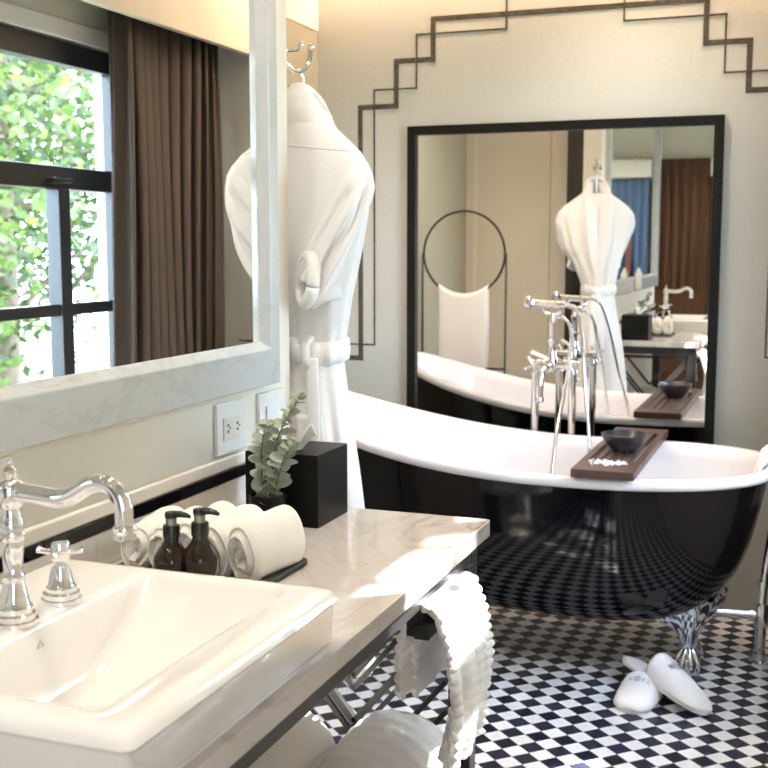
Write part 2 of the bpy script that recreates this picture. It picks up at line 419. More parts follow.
# mosaic border on the far wall
def strip(nodes, wd, depth):
    mb = MB(); h = wd/2
    for k_, ((xa, za), (xb, zb)) in enumerate(zip(nodes[:-1], nodes[1:])):
        mb.box(min(xa, xb)-h, max(xa, xb)+h, YF-depth-.0003*(k_ % 2), YF+.002, min(za, zb)-h, max(za, zb)+h)
    return mb
XM = -.872
L1 = [(-1.83, .860), (-1.653, .860), (-1.653, 1.821), (-1.507, 1.821), (-1.507, 1.985), (-1.362, 1.985), (-1.362, 2.130)]
N1 = L1+[(2*XM-x, z) for x, z in L1[::-1]]
N1 = [(min(x, XR), z) for x, z in N1]
struct('trim_border_wide', strip(N1, .0195, .0016), MOSAICD, smooth=0)
T1 = [(-1.83, .914), (-1.596, .914), (-1.596, 1.884), (-1.427, 1.884), (-1.427, 2.078), (-1.083, 2.078), (-1.083, 2.25)]
struct('trim_border_thin', strip(T1, .0065, .0022), MOSAICD, smooth=0)
T2 = [(min(2*XM-x, XR), z) for x, z in T1]
struct('trim_border_thin_right', strip(T2, .0065, .0022), MOSAICD, smooth=0)

# the room behind the camera, seen in both mirrors
sl = thing('timber_door', 'brown timber door of upright boards on the entry wall, seen in the bath mirror', 'door', (-1.05, -1.47, 0))
mb = MB(); mb.box(-1.42, -.82, -1.515, -1.47, 0, 2.0)
obj('door_panel', mb, BROWNW, sl)
mb = MB()
for k in range(8): mb.box(-1.40+.072*k, -1.40+.072*k+.036, -1.47, -1.445, .93, 1.98)
obj('board', mb, BROWNW, sl, bevel=.006)
obj('lower_panel', MB().box(-1.42, -.82, -1.47, -1.44, .02, .92), BROWNW, sl, bevel=.006)
bc = MB(); bc.grid(lambda u, v: (-.80+.42*u, -1.40+.02*math.sin(u*40), .02+1.82*v), 60, 2)
tag(obj('blue_drape', bc, BLUEC, smooth=180, solid=.004), 'plain blue cloth drape on the entry wall, reflected twice in the mirrors', 'drape')
tag(obj('roller_blind', MB().box(-.82, -.36, -1.48, -1.38, 1.85, 2.0), BLIND, bevel=.01), 'white rolled blind above the blue drape on the entry wall', 'blind')
rk = thing('wooden_valet_stand', 'reddish wooden valet stand before the blue drape on the entry wall', 'stand', (-.6, -1.28, 0))
for xx in (-.66, -.42): obj('post', MB().box(xx-.018, xx+.018, -1.30, -1.265, 0, 1.35), ORANGEW, rk, bevel=.004)
obj('top_rail', MB().box(-.66, -.42, -1.298, -1.267, 1.31, 1.35), ORANGEW, rk, bevel=.004)
obj('foot_rail', MB().box(-.66, -.42, -1.298, -1.267, .12, .15), ORANGEW, rk, bevel=.004)

# ------------------------------------------------------------------ curtain
cu = thing('curtain', 'brown pleated floor-length curtain drawn back at the far end of the window', 'curtain', (.12, 3.73, 0))
def cf(u, v):
    y = 3.36+.715*u
    a = .030*(.7+.3*math.sin(9*u+1))
    return (.125+a*math.sin(2*PI*11*u**1.1+.5*math.sin(3*v))+.01*math.sin(5*v+8*u), y+.012*math.sin(2*PI*22*u), .02+2.06*v)
obj('drape', MB().grid(cf, 260, 12), CURT, cu, smooth=180, solid=.003)
obj('curtain_track', MB().box(.10, .14, .4, 4.12, 2.085, 2.105), PLATE, cu)

# ------------------------------------------------------------------ vanity mirror
vm = thing('vanity_mirror', 'large mirror with a grey-white marble frame on the left wall above the basin', 'mirror', (XW, 1.1, 1.017))
YA, YB, ZA, ZB = .05, 2.136, 1.017, 2.30
IY0, IY1, IZ0, IZ1 = .15, 2.081, 1.106, 2.21
def frame_rings(x_a, x_b):
    oy, iy = (YA, YB, ZA, ZB), (IY0, IY1, IZ0, IZ1)
    def r(q, x): return [(x, q[0], q[2]), (x, q[1], q[2]), (x, q[1], q[3]), (x, q[0], q[3])]
    b = .016
    ie = (IY0-b, IY1+b, IZ0-b, IZ1+b)
    return [r(oy, XW), r(oy, XW+x_a), r(ie, XW+x_a), r(iy, XW+x_b)]
obj('marble_frame', MB().rings(frame_rings(.028, .006), cap0=False, cap1=False), MARBLEF, vm, smooth=0, bevel=.002)
obj('mirror_glass', MB().box(XW+.002, XW+.007, IY0-.005, IY1+.005, IZ0-.005, IZ1+.005), MIRROR, vm, smooth=0)

# ------------------------------------------------------------------ outlets
def outlet(y, label, kind):
    o = thing('wall_outlet' if kind else 'light_switch', label, 'outlet' if kind else 'switch', (XW, y, .95))
    obj('cover_plate', MB().box(XW, XW+.009, y-.057, y+.057, .899, .999), PLATE, o, bevel=.002)
    if kind:
        s_ = obj('socket_insert', MB().box(XW+.009, XW+.0115, y-.036, y+.036, .927, .970), SOCKET, o, bevel=.001)
        for dy in (-.019, .019):
            h = MB()
            for dz in (-.006, .006): h.lathe([(.0028, 0), (.0028, .0012)], (XW+.0112, y+dy, .949+dz), 10, 'x')
            h.lathe([(.002, 0), (.002, .0012)], (XW+.0112, y+dy+.008, .949), 10, 'x')
            obj('socket_holes', h, HOLE, s_)
    else:
        obj('rocker', MB().box(XW+.009, XW+.013, y-.03, y+.03, .93, .97), PLATE, o, bevel=.001)
outlet(1.957, 'white wall outlet with two sockets on the cream wall below the mirror frame', 1)
outlet(2.135, 'white switch plate at the wall end, behind the eucalyptus sprig', 0)
# white wall dispenser seen only in the bath mirror
wd = thing('wall_dispenser', 'small white wall dispenser on the vanity wall, seen in the bath mirror', 'dispenser', (XW+.03, 1.165, 1.02))
obj('tank', MB().rings([rrect(XW+.029, XW+.07, 1.135, 1.195, .012, z) for z in (1.03, 1.03+.1)]), PLATE, wd, bevel=.004)
obj('cap', MB().lathe([(.016, 1.13), (.016, 1.142), (.009, 1.148), (.008, 1.16), (0.001, 1.163)], (XW+.05, 1.165, 0)), PLATE, wd)

# ------------------------------------------------------------------ vanity table
vt = thing('vanity_table', 'black metal vanity table with a polished veined marble top along the left wall', 'table', (-.80, 1.0, 0))
Y0, Y1, XF = -.02, 2.05, -.552
top = rrect(XW+.009, XF, Y0, Y1, .008, 0, 4)
hole = rrect(-.93, -.60, .87, 1.29, .008, 0, 4)
obj('marble_top', MB().rings([[(x, y, z) for x, y, _ in r_] for r_, z in ((top, .757), (top, .787), (hole, .787), (hole, .757), (top, .757))], cap0=False, cap1=False), MARBLE, vt, bevel=.0025)
ap = MB(); ap.box(-.612, -.572, .03, 1.99, .716, .757); ap.box(-1.03, -.612, 1.99, 2.03, .715, .757); ap.box(-1.03, -.612, .0, .04, .715, .757); ap.box(-1.045, -1.005, .03, 1.99, .716, .757)
obj('apron', ap, BLACKM, vt, bevel=.002)
for x, y in ((-.594, 2.01), (-1.025, 2.01), (-.594, .02), (-1.025, .02)):
    obj('leg', MB().box(x-.022, x+.022, y-.02, y+.02, 0, .757), BLACKM, vt, bevel=.003)
sh = MB(); sh.box(-1.03, -.585, .03, 2.0, .265, .285)
obj('lower_shelf', sh, BLACKM, vt, bevel=.002)
la = MB()
def bar(xa, za, xb, zb, th=.010, y=2.012):
    d = Vector((xb-xa, 0, zb-za)).normalized(); n_ = Vector((-d.z, 0, d.x))*th/2
    a, b_ = Vector((xa, y-.006, za)), Vector((xb, y-.006, zb))
    la.prism([a-n_, b_-n_, b_+n_, a+n_], (0, .012, 0))
bar(-1.0, .70, -.618, .70, .016); bar(-1.0, .30, -.618, .30, .016)
bar(-.815, .30, -.815, .36, .012)
for c, th in ((.365, .014), (.335, .010), (.435, .010), (.46, .010), (.55, .010)):
    kx = min(.19, (.70-c)/1.2)
    bar(-.815, c, -.815+kx, c+1.2*kx, th); bar(-.815, c, -.815-kx, c+1.2*kx, th)
for c in (.30, .30):
    pass
bar(-.77, .30, -.625, .474, .010); bar(-.86, .30, -1.0, .468, .010); bar(-.72, .30, -.625, .414, .010); bar(-.91, .30, -1.0, .408, .010)
obj('lattice_panel', la, BLACKM, vt, smooth=0)
rl = MB(); rl.box(-.598, -.568, 1.70, 1.73, .668, .7165); rl.box(-.598, -.568, 1.955, 1.985, .668, .7165)
obj('towel_rail', rl.box(-.582, -.556, 1.69, 1.985, .668, .694), BLACKM, vt, bevel=.002)

# ------------------------------------------------------------------ basin
bs = thing('wash_basin', 'white rectangular ceramic basin on the marble vanity top', 'basin', (-.752, 1.075, .787))
sx0, sx1, sy0, sy1 = -.985, -.553, .832, 1.322
bx0, bx1, by0, by1 = -.828, -.622, .885, 1.288
R = []
for ins, z, r in ((.012, .787, .010), (.010, .795, .010), (.008, .797, .010), (.006, .842, .012), (.003, .846, .014), (.0, .850, .014), (.003, .858, .014), (.009, .8625, .014), (.016, .8645, .014), (.022, .865, .012)):
    R.append(rrect(sx0+ins, sx1-ins, sy0+ins, sy1-ins, r, z))
def inner(ix0, ix1, iy0, iy1, r, z): R.append(rrect(ix0, ix1, iy0, iy1, r, z))
inner(bx0-.010, bx1+.014, by0-.014, by1+.010, .02, .864)
inner(bx0-.004, bx1+.006, by0-.006, by1+.004, .02, .8625)
inner(bx0, bx1, by0, by1, .02, .857)
inner(bx0+.004, bx1-.012, by0+.012, by1-.03, .022, .83)
inner(bx0+.008, bx1-.028, by0+.03, by1-.085, .028, .795)
inner(bx0+.016, bx1-.045, by0+.06, by1-.14, .03, .768)
inner(bx0+.04, bx1-.065, by0+.10, by1-.18, .02, .760)
bsb = obj('basin_body', MB().rings(R, cap0=False, cap1=True), CERAMIC, bs, smooth=50)
obj('drain', MB().lathe([(.0, .7605), (.018, .7605), (.021, .763), (.013, .764), (0.001, .762)], (-.745, 1.045, 0)), CHROME, bsb)
mk = MB()
for (ya, za), (yb, zb) in (((1.018, .838), (1.024, .846)), ((1.024, .846), (1.030, .838)), ((1.018, .838), (1.030, .838)), ((1.006, .832), (1.046, .832))):
    mk.tube([(-.8245, ya+.04, za-.002), (-.8245, yb+.04, zb-.002)], .0005, 6)
obj('maker_mark', mk, simple('grey_mark', (.62, .58, .54), .5), bsb)

# taps
FX, FY = -.853, 1.057
fa = thing('basin_faucet', 'tall chrome vintage faucet with a swan-neck spout on the basin', 'faucet', (FX, FY, .865))
prof = [(.0235, .864), (.0235, .869), (.021, .870), (.021, .876), (.018, .878), (.0185, .884), (.016, .888), (.0125, .905), (.0105, .914), (.012, .916), (.0125, .921), (.0105, .924), (.0095, .927), (.0105, .945), (.012, .955), (.0115, .962), (.0135, .965), (.0135, .970), (.0105, .973), (.0105, .978), (.0128, .981), (.0128, .986), (.0102, .990), (.010, 1.000), (.013, 1.004), (.0145, 1.010), (.0145, 1.026), (.012, 1.031), (.006, 1.034), (.006, 1.036), (.0075, 1.040), (.0075, 1.044), (.004, 1.048), (.0028, 1.050), (.0034, 1.053), (.0028, 1.056), (0.0005, 1.058)]
obj('column', MB().lathe([(r_*1.12, z_) for r_, z_ in prof], (FX, FY, 0), 32), CHROME, fa, smooth=40)
sp = spline([(FX+.008, FY, 1.0195), (FX+.03, FY, 1.0185), (FX+.065, FY, 1.0165), (FX+.085, FY, 1.022), (FX+.105, FY, 1.034), (FX+.122, FY, 1.0385), (FX+.138, FY, 1.034), (FX+.149, FY, 1.020), (FX+.152, FY, 1.004), (FX+.152, FY, .992)], 6)
obj('spout', MB().tube(sp, [.0115-.0012*min(1, i/30) for i in range(len(sp))], 20, up=(0, 1, 0)).lathe([(.0085, 0), (.0115, .003), (.0115, .007), (.0095, .010), (.0095, .013)], (FX+.0105, FY, 1.0195), 20, 'x')
    .lathe([(.0103, .994), (.0132, .991), (.0132, .987), (.0118, .985), (.0128, .981), (.0126, .978), (.006, .978)], (FX+.152, FY, 0), 20), CHROME, fa, smooth=50)
def tap_handle(y, label):
    h = thing('tap_handle', label, 'tap', (FX, y, .865), 'cross tap handles beside the faucet')
    S = 1.18
    def up(p): return [(r_*S, .864+(z_-.864)*S) for r_, z_ in p]
    obj('escutcheon', MB().lathe(up([(.0205, .864), (.0205, .868), (.0185, .869), (.019, .874), (.016, .876), (.0162, .880), (.0135, .883), (.011, .893), (.0085, .901), (.005, .903), (.0045, .909)]), (FX, y, 0), 30), CHROME, h, smooth=40)
    c = MB().lathe(up([(.006, .906), (.0095, .909), (.0095, .922), (.0085, .925), (.008, .9265), (.0005, .927)]), (FX, y, 0), 24)
    for a in (.35, .35+PI/2, .35+PI, .35+1.5*PI):
        d = Vector((math.cos(a), math.sin(a), 0)); p = Vector((FX, y, .864+.053*S)); d = d*S
        c.tube([p+d*.007, p+d*.012, p+d*.018+Vector((0, 0, .001)), p+d*.0235+Vector((0, 0, .003)), p+d*.0245+Vector((0, 0, .0033))], [.0042, .0036, .0034, .0048, .001], 10)
    obj('cross_handle', c, CHROME, h, smooth=50)
tap_handle(1.145, 'chrome cross tap handle on the far side of the basin faucet')
tap_handle(.970, 'chrome cross tap handle on the near side of the basin faucet')

# soap bottles
def bottle(x, y, s, label, rz):
    b = thing('soap_bottle', label, 'bottle', (x, y, .787), 'dark pump bottles behind the basin', rz)
    btl = obj('bottle', MB().lathe([(.0235*s, 0), (.026*s, .003), (.026*s, .062*s), (.0245*s, .069*s), (.012*s, .088*s), (.0105*s, .091*s), (.0105*s, .098*s), (.0005, .098*s)], (0, 0, 0), 32), AMBER, b, local=True, smooth=40)
    obj('screw_cap', MB().lathe([(.0118*s, .095*s), (.0118*s, .110*s), (.011*s, .112*s), (.0005, .112*s)], (0, 0, 0), 28), PUMPB, b, local=True, smooth=40)
    obj('pump_collar', MB().lathe([(.0075*s, .111*s), (.0075*s, .124*s), (.0005, .124*s)], (0, 0, 0), 20), COLLAR, b, local=True, smooth=40)
    obj('pump_head', MB().lathe([(.0085*s, .122*s), (.009*s, .127*s), (.008*s, .130*s), (.0005, .131*s)], (0, 0, 0), 20)
        .tube([(0, 0, .127*s), (.014*s, 0, .1275*s), (.022*s, 0, .126*s), (.0275*s, 0, .1235*s)], [.005*s, .0045*s, .0036*s, .002*s], 10), PUMPB, b, local=True, smooth=50)
    m = MB()                                  # pale ring and line of print on the side
    rr = .0262*s
    for cz, rad in ((.045*s, .0055*s),):
        n = 20
        for k in range(n):
            q = []
            for a_, rd in ((k, rad), (k+1, rad), (k+1, rad*.72), (k, rad*.72)):
                a2 = 2*PI*a_/n; th = -.15+rd*math.cos(a2)/rr
                q.append((rr*math.cos(th), rr*math.sin(th), cz+rd*math.sin(a2)))
            m.poly(q)
    for k in range(6):
        th = -.15+.2*(1 if k % 2 else .6)
        m.poly([(rr*math.cos(-.15-.17), rr*math.sin(-.15-.17), (.033-.004*k)*s), (rr*math.cos(th), rr*math.sin(th), (.033-.004*k)*s), (rr*math.cos(th), rr*math.sin(th), (.0322-.004*k)*s), (rr*math.cos(-.32), rr*math.sin(-.32), (.0322-.004*k)*s)])
    obj('print', m, INK, btl, local=True, smooth=0)
bottle(-.845, 1.392, 1.04, 'dark amber pump bottle nearer the wall, left of the two behind the basin', .2)
bottle(-.806, 1.405, 1.08, 'taller dark amber pump bottle in front of the rolled towels', .1)

# slate tray and rolled towels
tag(obj('slate_tray', MB().rings([rrect(-1.02, -.748, 1.435, 1.655, .012, z) for z in (.787, .797)]), SLATE, bevel=.003), 'thin black slate tray under the rolled hand towels', 'tray')
def roll(c, L, r, ax, name, label, cat, mat, group, sq=1.0, turns=2.6, ph=0, ribs=0, ribamp=.0015, tap=.16):
    o = thing(name, label, cat, c, group, ax)
    n = 64; zc = r*.87*sq           # local: axis along y, resting on z = 0
    def prof(t):                    # outer outline of the roll with a lapped edge
        a = 2*PI*t
        rr = r*(1+.05*math.sin(2*a+1+ph)+.03*math.sin(3*a+ph))*(1-.12*max(0, 1-abs(((t+.62+.05*math.sin(ph)) % 1)-.03)/.03))
        return rr*math.cos(a), max(-.87*r, rr*math.sin(a))*sq
    def srf(u, v):
        px, pz = prof(u); e = min(v, 1-v)
        k = 1-tap*max(0, 1-e/.10)**2
        wob = 1+.04*math.sin(7*v+2*PI*u+ph*3)+.02*math.sin(15*v-4*PI*u)
        if ribs: wob += ribamp/r*math.sin(2*PI*ribs*v)
        return (px*k*wob+.08*r*math.sin(4*v+ph), (v-.5)*L+.008*math.sin(2*PI*u+ph), zc+(pz*k*wob if pz > -.8*r*sq else pz))
    obj('towel_wrap', MB().grid(srf, n, 48 if not ribs else max(48, ribs*6), True), mat, o, local=True, smooth=180)
    for s in (0, 1):                # folded layers showing as a spiral on each end
        cen = Vector((.08*r*math.sin(4*s+ph), (s-.5)*L, zc))
        def cap(u, v):
            e = Vector(srf(u, s)); q = 1-v
            p = cen+(e-cen)*q
            p.y = e.y*q+cen.y*(1-q)+(1 if s else -1)*(.010*math.sin(PI*min(1, v*1.2))*.7+.0055*math.sin(2*PI*(turns*q-u))*min(1, v*6)*min(1, q*4)-.006*v)
            return p
        obj('rolled_end', MB().grid(cap, n, 40, True), mat, o, local=True, smooth=180)
    return o
grp = 'rolled hand towels on the slate tray'
for hx, hr, hsq, ha, hp, hl in ((-.980, .0275, 1.45, .10, .4, 'cream rolled hand towel nearest the wall on the slate tray'),
        (-.928, .0265, 1.60, .06, 1.3, 'cream rolled hand towel second from the wall on the slate tray'),
        (-.879, .0265, 1.78, .02, 2.0, 'cream rolled hand towel in the middle of the row on the slate tray'),
        (-.832, .0265, 1.78, -.03, 2.7, 'cream rolled hand towel second from the room side of the slate tray'),
        (-.779, .0325, 1.50, -.08, 3.5, 'cream rolled hand towel at the room side edge of the slate tray')):
    roll((hx, 1.565, .797), .145, hr, ha, 'hand_towel', hl, 'towel', TERRYC, grp, sq=hsq, ph=hp, turns=2.2)

# tissue box
tx = thing('tissue_box', 'black cube tissue box holding a white tissue at the far end of the marble top', 'tissue box', (-.893, 1.925, .787))
obj('box', MB().box(-.974, -.827, 1.868, 2.01, .787, .922), BOXB, tx, bevel=.0015)
tm = MB()
def tf(u, v):
    w_ = .016+.050*v**.9; k = u-.5
    zig = .010*math.sin(2*PI*2.3*u+.8)*(.4+v)+.005*math.sin(2*PI*5.2*u)*v
    top_ = .034*(1+.35*math.sin(2*PI*1.4*u+.4)+.15*math.sin(2*PI*4*u))
    return (-.890+w_*k+.012*v*v-.2*zig, 1.915+zig-.012*v*v, .920+1.15*top_*v-.010*v*v*(abs(k)*2)**2)
tm.grid(tf, 48, 14)
obj('tissue', tm, TISSUE, tx, smooth=180, solid=.001)

# eucalyptus
eu = thing('eucalyptus_sprig', 'grey-green eucalyptus sprig in a small black cup before the tissue box', 'plant', (-.912, 1.835, .787))
obj('cup', MB().lathe([(.029, .787), (.032, .790), (.034, .850), (.0335, .852), (.031, .852), (.030, .80), (0.001, .80)], (-.912, 1.835, 0), 32), BOXB, eu, smooth=40)
lm = MB(); stm = MB()
def leaf(c, d, nrm, L, W):
    d = d.normalized(); s_ = d.cross(nrm).normalized(); nn = s_.cross(d)
    pts = []
    for k in range(12):
        a = 2*PI*k/12
        x = .5-.5*math.cos(a); wv = math.sin(a)*(.5+.06*math.cos(a))
        pts.append(c+d*(L*x)+s_*(W*wv)+nn*(.12*L*(abs(wv)*2)**2-.10*L*x*x))
    m_ = len(lm.v); lm.v.append(tuple(c+d*L*.5-nn*.02*L)); lm.v.extend(tuple(p) for p in pts)
    for k in range(12): lm.f.append((m_, m_+1+k, m_+1+(k+1) % 12))
rnd = random.Random(3)
for path in ([(-0.910, 1.835, .81), (-0.903, 1.832, .88), (-0.890, 1.830, .95), (-0.865, 1.830, 1.00), (-0.843, 1.832, 1.035)],
             [(-0.915, 1.835, .81), (-0.920, 1.830, .88), (-0.915, 1.820, .94), (-0.900, 1.810, .985)],
             [(-0.907, 1.833, .81), (-0.890, 1.825, .87), (-0.870, 1.815, .92), (-0.847, 1.810, .955)]):
    P = spline(path, 8); stm.tube(P, [.0018*(1-.6*i/len(P)) for i in range(len(P))], 6)
    for i in range(4, len(P), 2):
        t = (P[min(i+1, len(P)-1)]-P[i-1]).normalized()
        a0 = rnd.uniform(0, PI)
        k = 1-.5*(i/len(P))**2
        for s_ in (0, PI):
            side = Vector((math.cos(a0+s_), math.sin(a0+s_), rnd.uniform(-.1, .55)))
            leaf(P[i], side+t*.35, (t+Vector((rnd.uniform(-.5, .5), -1.0*rnd.random(), rnd.uniform(0, .5)))).normalized(), .032*k*rnd.uniform(.85, 1.2), .027*k*rnd.uniform(.85, 1.15))
obj('leaves', lm, LEAFE, eu, smooth=180)
obj('stems', stm, STEM, eu, smooth=180)

# ------------------------------------------------------------------ towel on the rail
tr = thing('hanging_towel', 'white ribbed towel folded over the black rail under the marble edge', 'towel', (-.532, 1.81, .45))
def drape(y0, y1, front_z, back_z, off, amp, ribs):
    # cross-section over the rail in the xz plane, swept along y
    xr, zr, rr = -.569, .681, .020+off
    path = []
    for i in range(41): path.append((xr+rr+(.018*math.sin(i/40*PI)), front_z+(zr-front_z)*i/40))
    for i in range(1, 12):
        a = PI*i/12; path.append((xr+rr*math.cos(a), zr+rr*1.15*math.sin(a)))
    for i in range(21): path.append((xr-rr-.006*math.sin(i/20*PI), zr-(zr-back_z)*i/20))
    n = len(path)-1
    def fn(u, v):
        k = u*n; i = min(int(k), n-1); t = k-i
        x = path[i][0]*(1-t)+path[i+1][0]*t; z = path[i][1]*(1-t)+path[i+1][1]*t
        hang = max(0, (zr-z)/.25)
        fold = amp*min(1.2, hang)*(math.sin(2*PI*2.1*v+.6)+.35*math.sin(2*PI*5*v))*(1 if u < .6 else -.7)
        edge = min(v, 1-v); rib = (.0008+.0022*max(0, 1-edge/.10))*math.sin(2*PI*ribs*u)
        sgn = 1 if u < .62 else -1
        y = y0+(y1-y0)*(.5+(v-.5)*(1+.14*hang))
        return (x+fold+sgn*rib, y+.004*math.sin(30*u)+(.0028*math.sin(2*PI*ribs*u)*max(0, 1-edge/.12)*(1 if v > .5 else -1)), z+.006*math.sin(2*PI*v)*hang)
    return MB().grid(fn, 260, 30)
obj('front_layer', drape(1.70, 1.88, .435, .565, .012, .016, 24), TERRY, tr, smooth=180, solid=.012)
obj('under_layer', drape(1.74, 1.95, .475, .555, .002, .010, 22), TERRY, tr, smooth=180, solid=.010)

# towels on the lower shelf
roll((-.695, 1.76, .285), .40, .092, -.06, 'bath_towel', 'white ribbed bath towel roll on the lower shelf behind the table leg', 'towel', TERRY, 'rolled bath towels on the shelf under the basin', sq=.92, ph=.8, ribs=9, ribamp=.0014)
roll((-.885, 1.62, .285), .46, .104, .0, 'bath_towel', 'cream rolled bath towel on the lower shelf nearer the wall', 'towel', TERRYC, 'rolled bath towels on the shelf under the basin', sq=.95, ph=1.7, tap=.07)

# ------------------------------------------------------------------ bathrobe
RX, RY = -1.066, 2.345
ro = thing('bathrobe', 'white terry bathrobe tied at the waist, hanging at the end of the vanity wall', 'bathrobe', (RX, RY, .36), None, -.40)
HW = [(.36, .165), (.55, .155), (.717, .138), (.802, .126), (.892, .112), (.959, .101), (1.036, .090), (1.07, .088), (1.125, .097), (1.18, .106), (1.224, .118), (1.30, .137), (1.364, .152), (1.418, .161), (1.449, .165), (1.471, .159), (1.496, .142), (1.529, .103), (1.563, .062), (1.591, .044), (1.631, .030), (1.648, .016)]
HD = [(.36, .075), (.72, .070), (1.05, .058), (1.07, .055), (1.12, .058), (1.30, .064), (1.42, .060), (1.50, .048), (1.56, .042), (1.62, .032), (1.648, .016)]
HL = [(.36, .80), (.80, .68), (1.07, .55), (1.13, .66), (1.20, .84), (1.28, 1)]
def lerp(T, z):
    if z <= T[0][0]: return T[0][1]
    for (a, b_), (c, d) in zip(T[:-1], T[1:]):
        if z <= c: return b_+(d-b_)*(z-a)/(c-a)
    return T[-1][1]
def robe_pt(th, z, out=0):
    c, s_ = math.cos(th), math.sin(th)
    hw, hd = lerp(HW, z)*1.18*(lerp(HL, z) if c < 0 else 1)+out, lerp(HD, z)+out
    k = .0
    if z < 1.06:
        q = min(1, (1.06-z)/.25)
        k = q*(.055*math.sin(7*th+.6)+.045*math.sin(11*th+2.0+2*z))+.02*q*math.sin(17*th)
    else:
        q = min(1, (z-1.06)/.12)*max(0, min(1, (1.52-z)/.1))
        k = q*(.045*math.sin(5*th+3*z)+.04*math.sin(11*th-4*z))+max(0, 1-(z-1.06)/.15)*.05*math.sin(13*th)
    e = 2/2.3
    x = hw*math.copysign(abs(c)**e, c)*(1+k*.5); y = hd*math.copysign(abs(s_)**e, s_)*(1+k*1.6)
    return Vector((RX+x, RY+y, z))
zs = [.36+.0135*i for i in range(96)]; zs = [z for z in zs if z < 1.565]
obj('robe_body', MB().rings([[robe_pt(2*PI*j/84, z) for j in range(84)] for z in zs], cap1=False), TERRY, ro, smooth=180)
obj('back_collar', MB().grid(lambda u, v: robe_pt(math.radians(-205+230*u), 1.55+.098*v-.05*v*(2*abs(u-.5))**3, -.009+.013*min(1, v*2.2)), 50, 14), TERRY, ro, smooth=180, solid=.010)
# shawl collar: two wide bands down the front, joined behind the neck
for s_ in (1, -1):
    P = []
    for i in range(30):
        t = i/29; z = 1.622-.54*t
        x = s_*(.044*(1-t)**.8+.014*math.sin(PI*t)-.010*t)
        hw_ = lerp(HW, z)*1.18
        if abs(x) > .8*hw_: x = math.copysign(.8*hw_, x)
        yy = RY+lerp(HD, z)*(1-.25*min(1, abs(x)/hw_)**2)+(.009+(.004 if s_ > 0 else 0))*min(1, t*4)-.035*max(0, (z-1.47)/.14)
        P.append((RX+x, yy, z))
    obj('collar', MB().tube(P, [.012+.024*math.sin(PI*min(1, .12+i/31)) for i in range(30)], 14, flat=.32, up=(0, 1, 0)), TERRY, ro, smooth=180)
# back yoke seam
sm = MB(); sm.tube([robe_pt(-PI+PI*k/24, 1.515-.02*abs(math.cos(-PI+PI*k/24)), .0003) for k in range(2, 23)], .0016, 6)
obj('yoke_seam', sm, TERRY, ro, smooth=180)
# sleeves folded across the back and tucked
def robe_local(deg, z, out): return robe_pt(math.radians(deg), z, out)
for s_ in (1, -1):
    def sl_pt(u, v):
        ti = -27-50*v**.9; to = 28-62*v
        th = ti+(to-ti)*u
        zi = 1.485-.245*v; zo = 1.470-.285*v
        z = zi+(zo-zi)*u
        env = min(1, math.sin(PI*min(.999, max(.001, u)))*2.2)**.6
        out = -.003+env*(.014+.014*v+.0055*math.sin(2*PI*2.6*u+2.2*v)*min(1, v*3)+.003*math.sin(2*PI*6*u-3*v)*v)*min(1, .25+v*4)
        if s_ < 0: th = -180-th
        return robe_local(th, z, out)
    slv = obj('sleeve', MB().grid(sl_pt, 60, 40), TERRY, ro, smooth=180)
    # turned cuff
    cz = MB(); pts = []
    for k in range(33):
        a = 2*PI*k/32
        pts.append((RX+s_*(.080+.032*math.cos(a)+.012*math.sin(a)), RY-.066-.014*math.cos(a), 1.226+.048*math.sin(a)-.014*math.cos(a)))
    obj('cuff', cz.tube(pts, .014, 14, flat=1.1, up=(0, 1, 0)), TERRY, slv, smooth=180)
    fp = spline([(RX+s_*.132, RY-.018, 1.205), (RX+s_*.120, RY-.048, 1.200), (RX+s_*.103, RY-.064, 1.190), (RX+s_*.085, RY-.072, 1.178)], 6)
    obj('sleeve_fold', MB().tube(fp, [.010, *[.021]*(len(fp)-2), .012], 12, flat=.45, up=(0, 1, 0)), TERRY, slv, smooth=180)
# belt
bl = [robe_pt(2*PI*k/60, 1.068+.004*math.sin(6*PI*k/60), .010) for k in range(61)]
blt = obj('belt', MB().rings([[p+Vector(((p.x-RX)*.09*q, (p.y-RY)*.14*q, dz)) for p in bl[:-1]] for q, dz in ((-1, -.028), (-.1, -.023), (.1, 0), (-.1, .023), (-1, .028))], cap0=False, cap1=False), TERRY, ro, smooth=180)
obj('belt_loop', MB().tube([(RX+.070, RY-.046, 1.102), (RX+.068, RY-.062, 1.085), (RX+.069, RY-.062, 1.05), (RX+.072, RY-.046, 1.028)], .009, 10), TERRY, ro, smooth=180)
obj('belt_knot', MB().ball((RX-.01, RY+.075, 1.065), .026, 1.1, .7, 1), TERRY, blt, smooth=180)
for dx, zb in ((-.03, .62), (.018, .70)):
    obj('belt_end', MB().tube([(RX-.01, RY+.078, 1.055), (RX+dx*.6, RY+.088, .98), (RX+dx, RY+.092, .85), (RX+dx*1.2, RY+.094, zb)], .021, 12, flat=.3, up=(0, 1, 0)), TERRY, blt, smooth=180)
obj('back_belt_end', MB().tube(spline([(RX+.076, RY-.052, 1.055), (RX+.084, RY-.058, 1.0), (RX+.092, RY-.062, .92), (RX+.096, RY-.066, .82), (RX+.100, RY-.068, .74)], 6), .019, 12, flat=.28, up=(0, 1, 0)), TERRY, blt, smooth=180)
obj('pocket', MB().grid(lambda u, v: robe_pt(-PI*.42+.62*u, .80+.13*v, .006), 10, 10), TERRY, ro, smooth=180, solid=.006)
hg = thing('coat_hanger', 'wooden coat hanger inside the bathrobe collar', 'hanger', (RX, RY, 1.60), None, -.40)
obj('hanger_arm', MB().tube([(RX-.10, RY, 1.455), (RX-.04, RY, 1.50), (RX, RY, 1.56), (RX+.04, RY, 1.50), (RX+.10, RY, 1.455)], .008, 10), WOODH, hg, smooth=180)
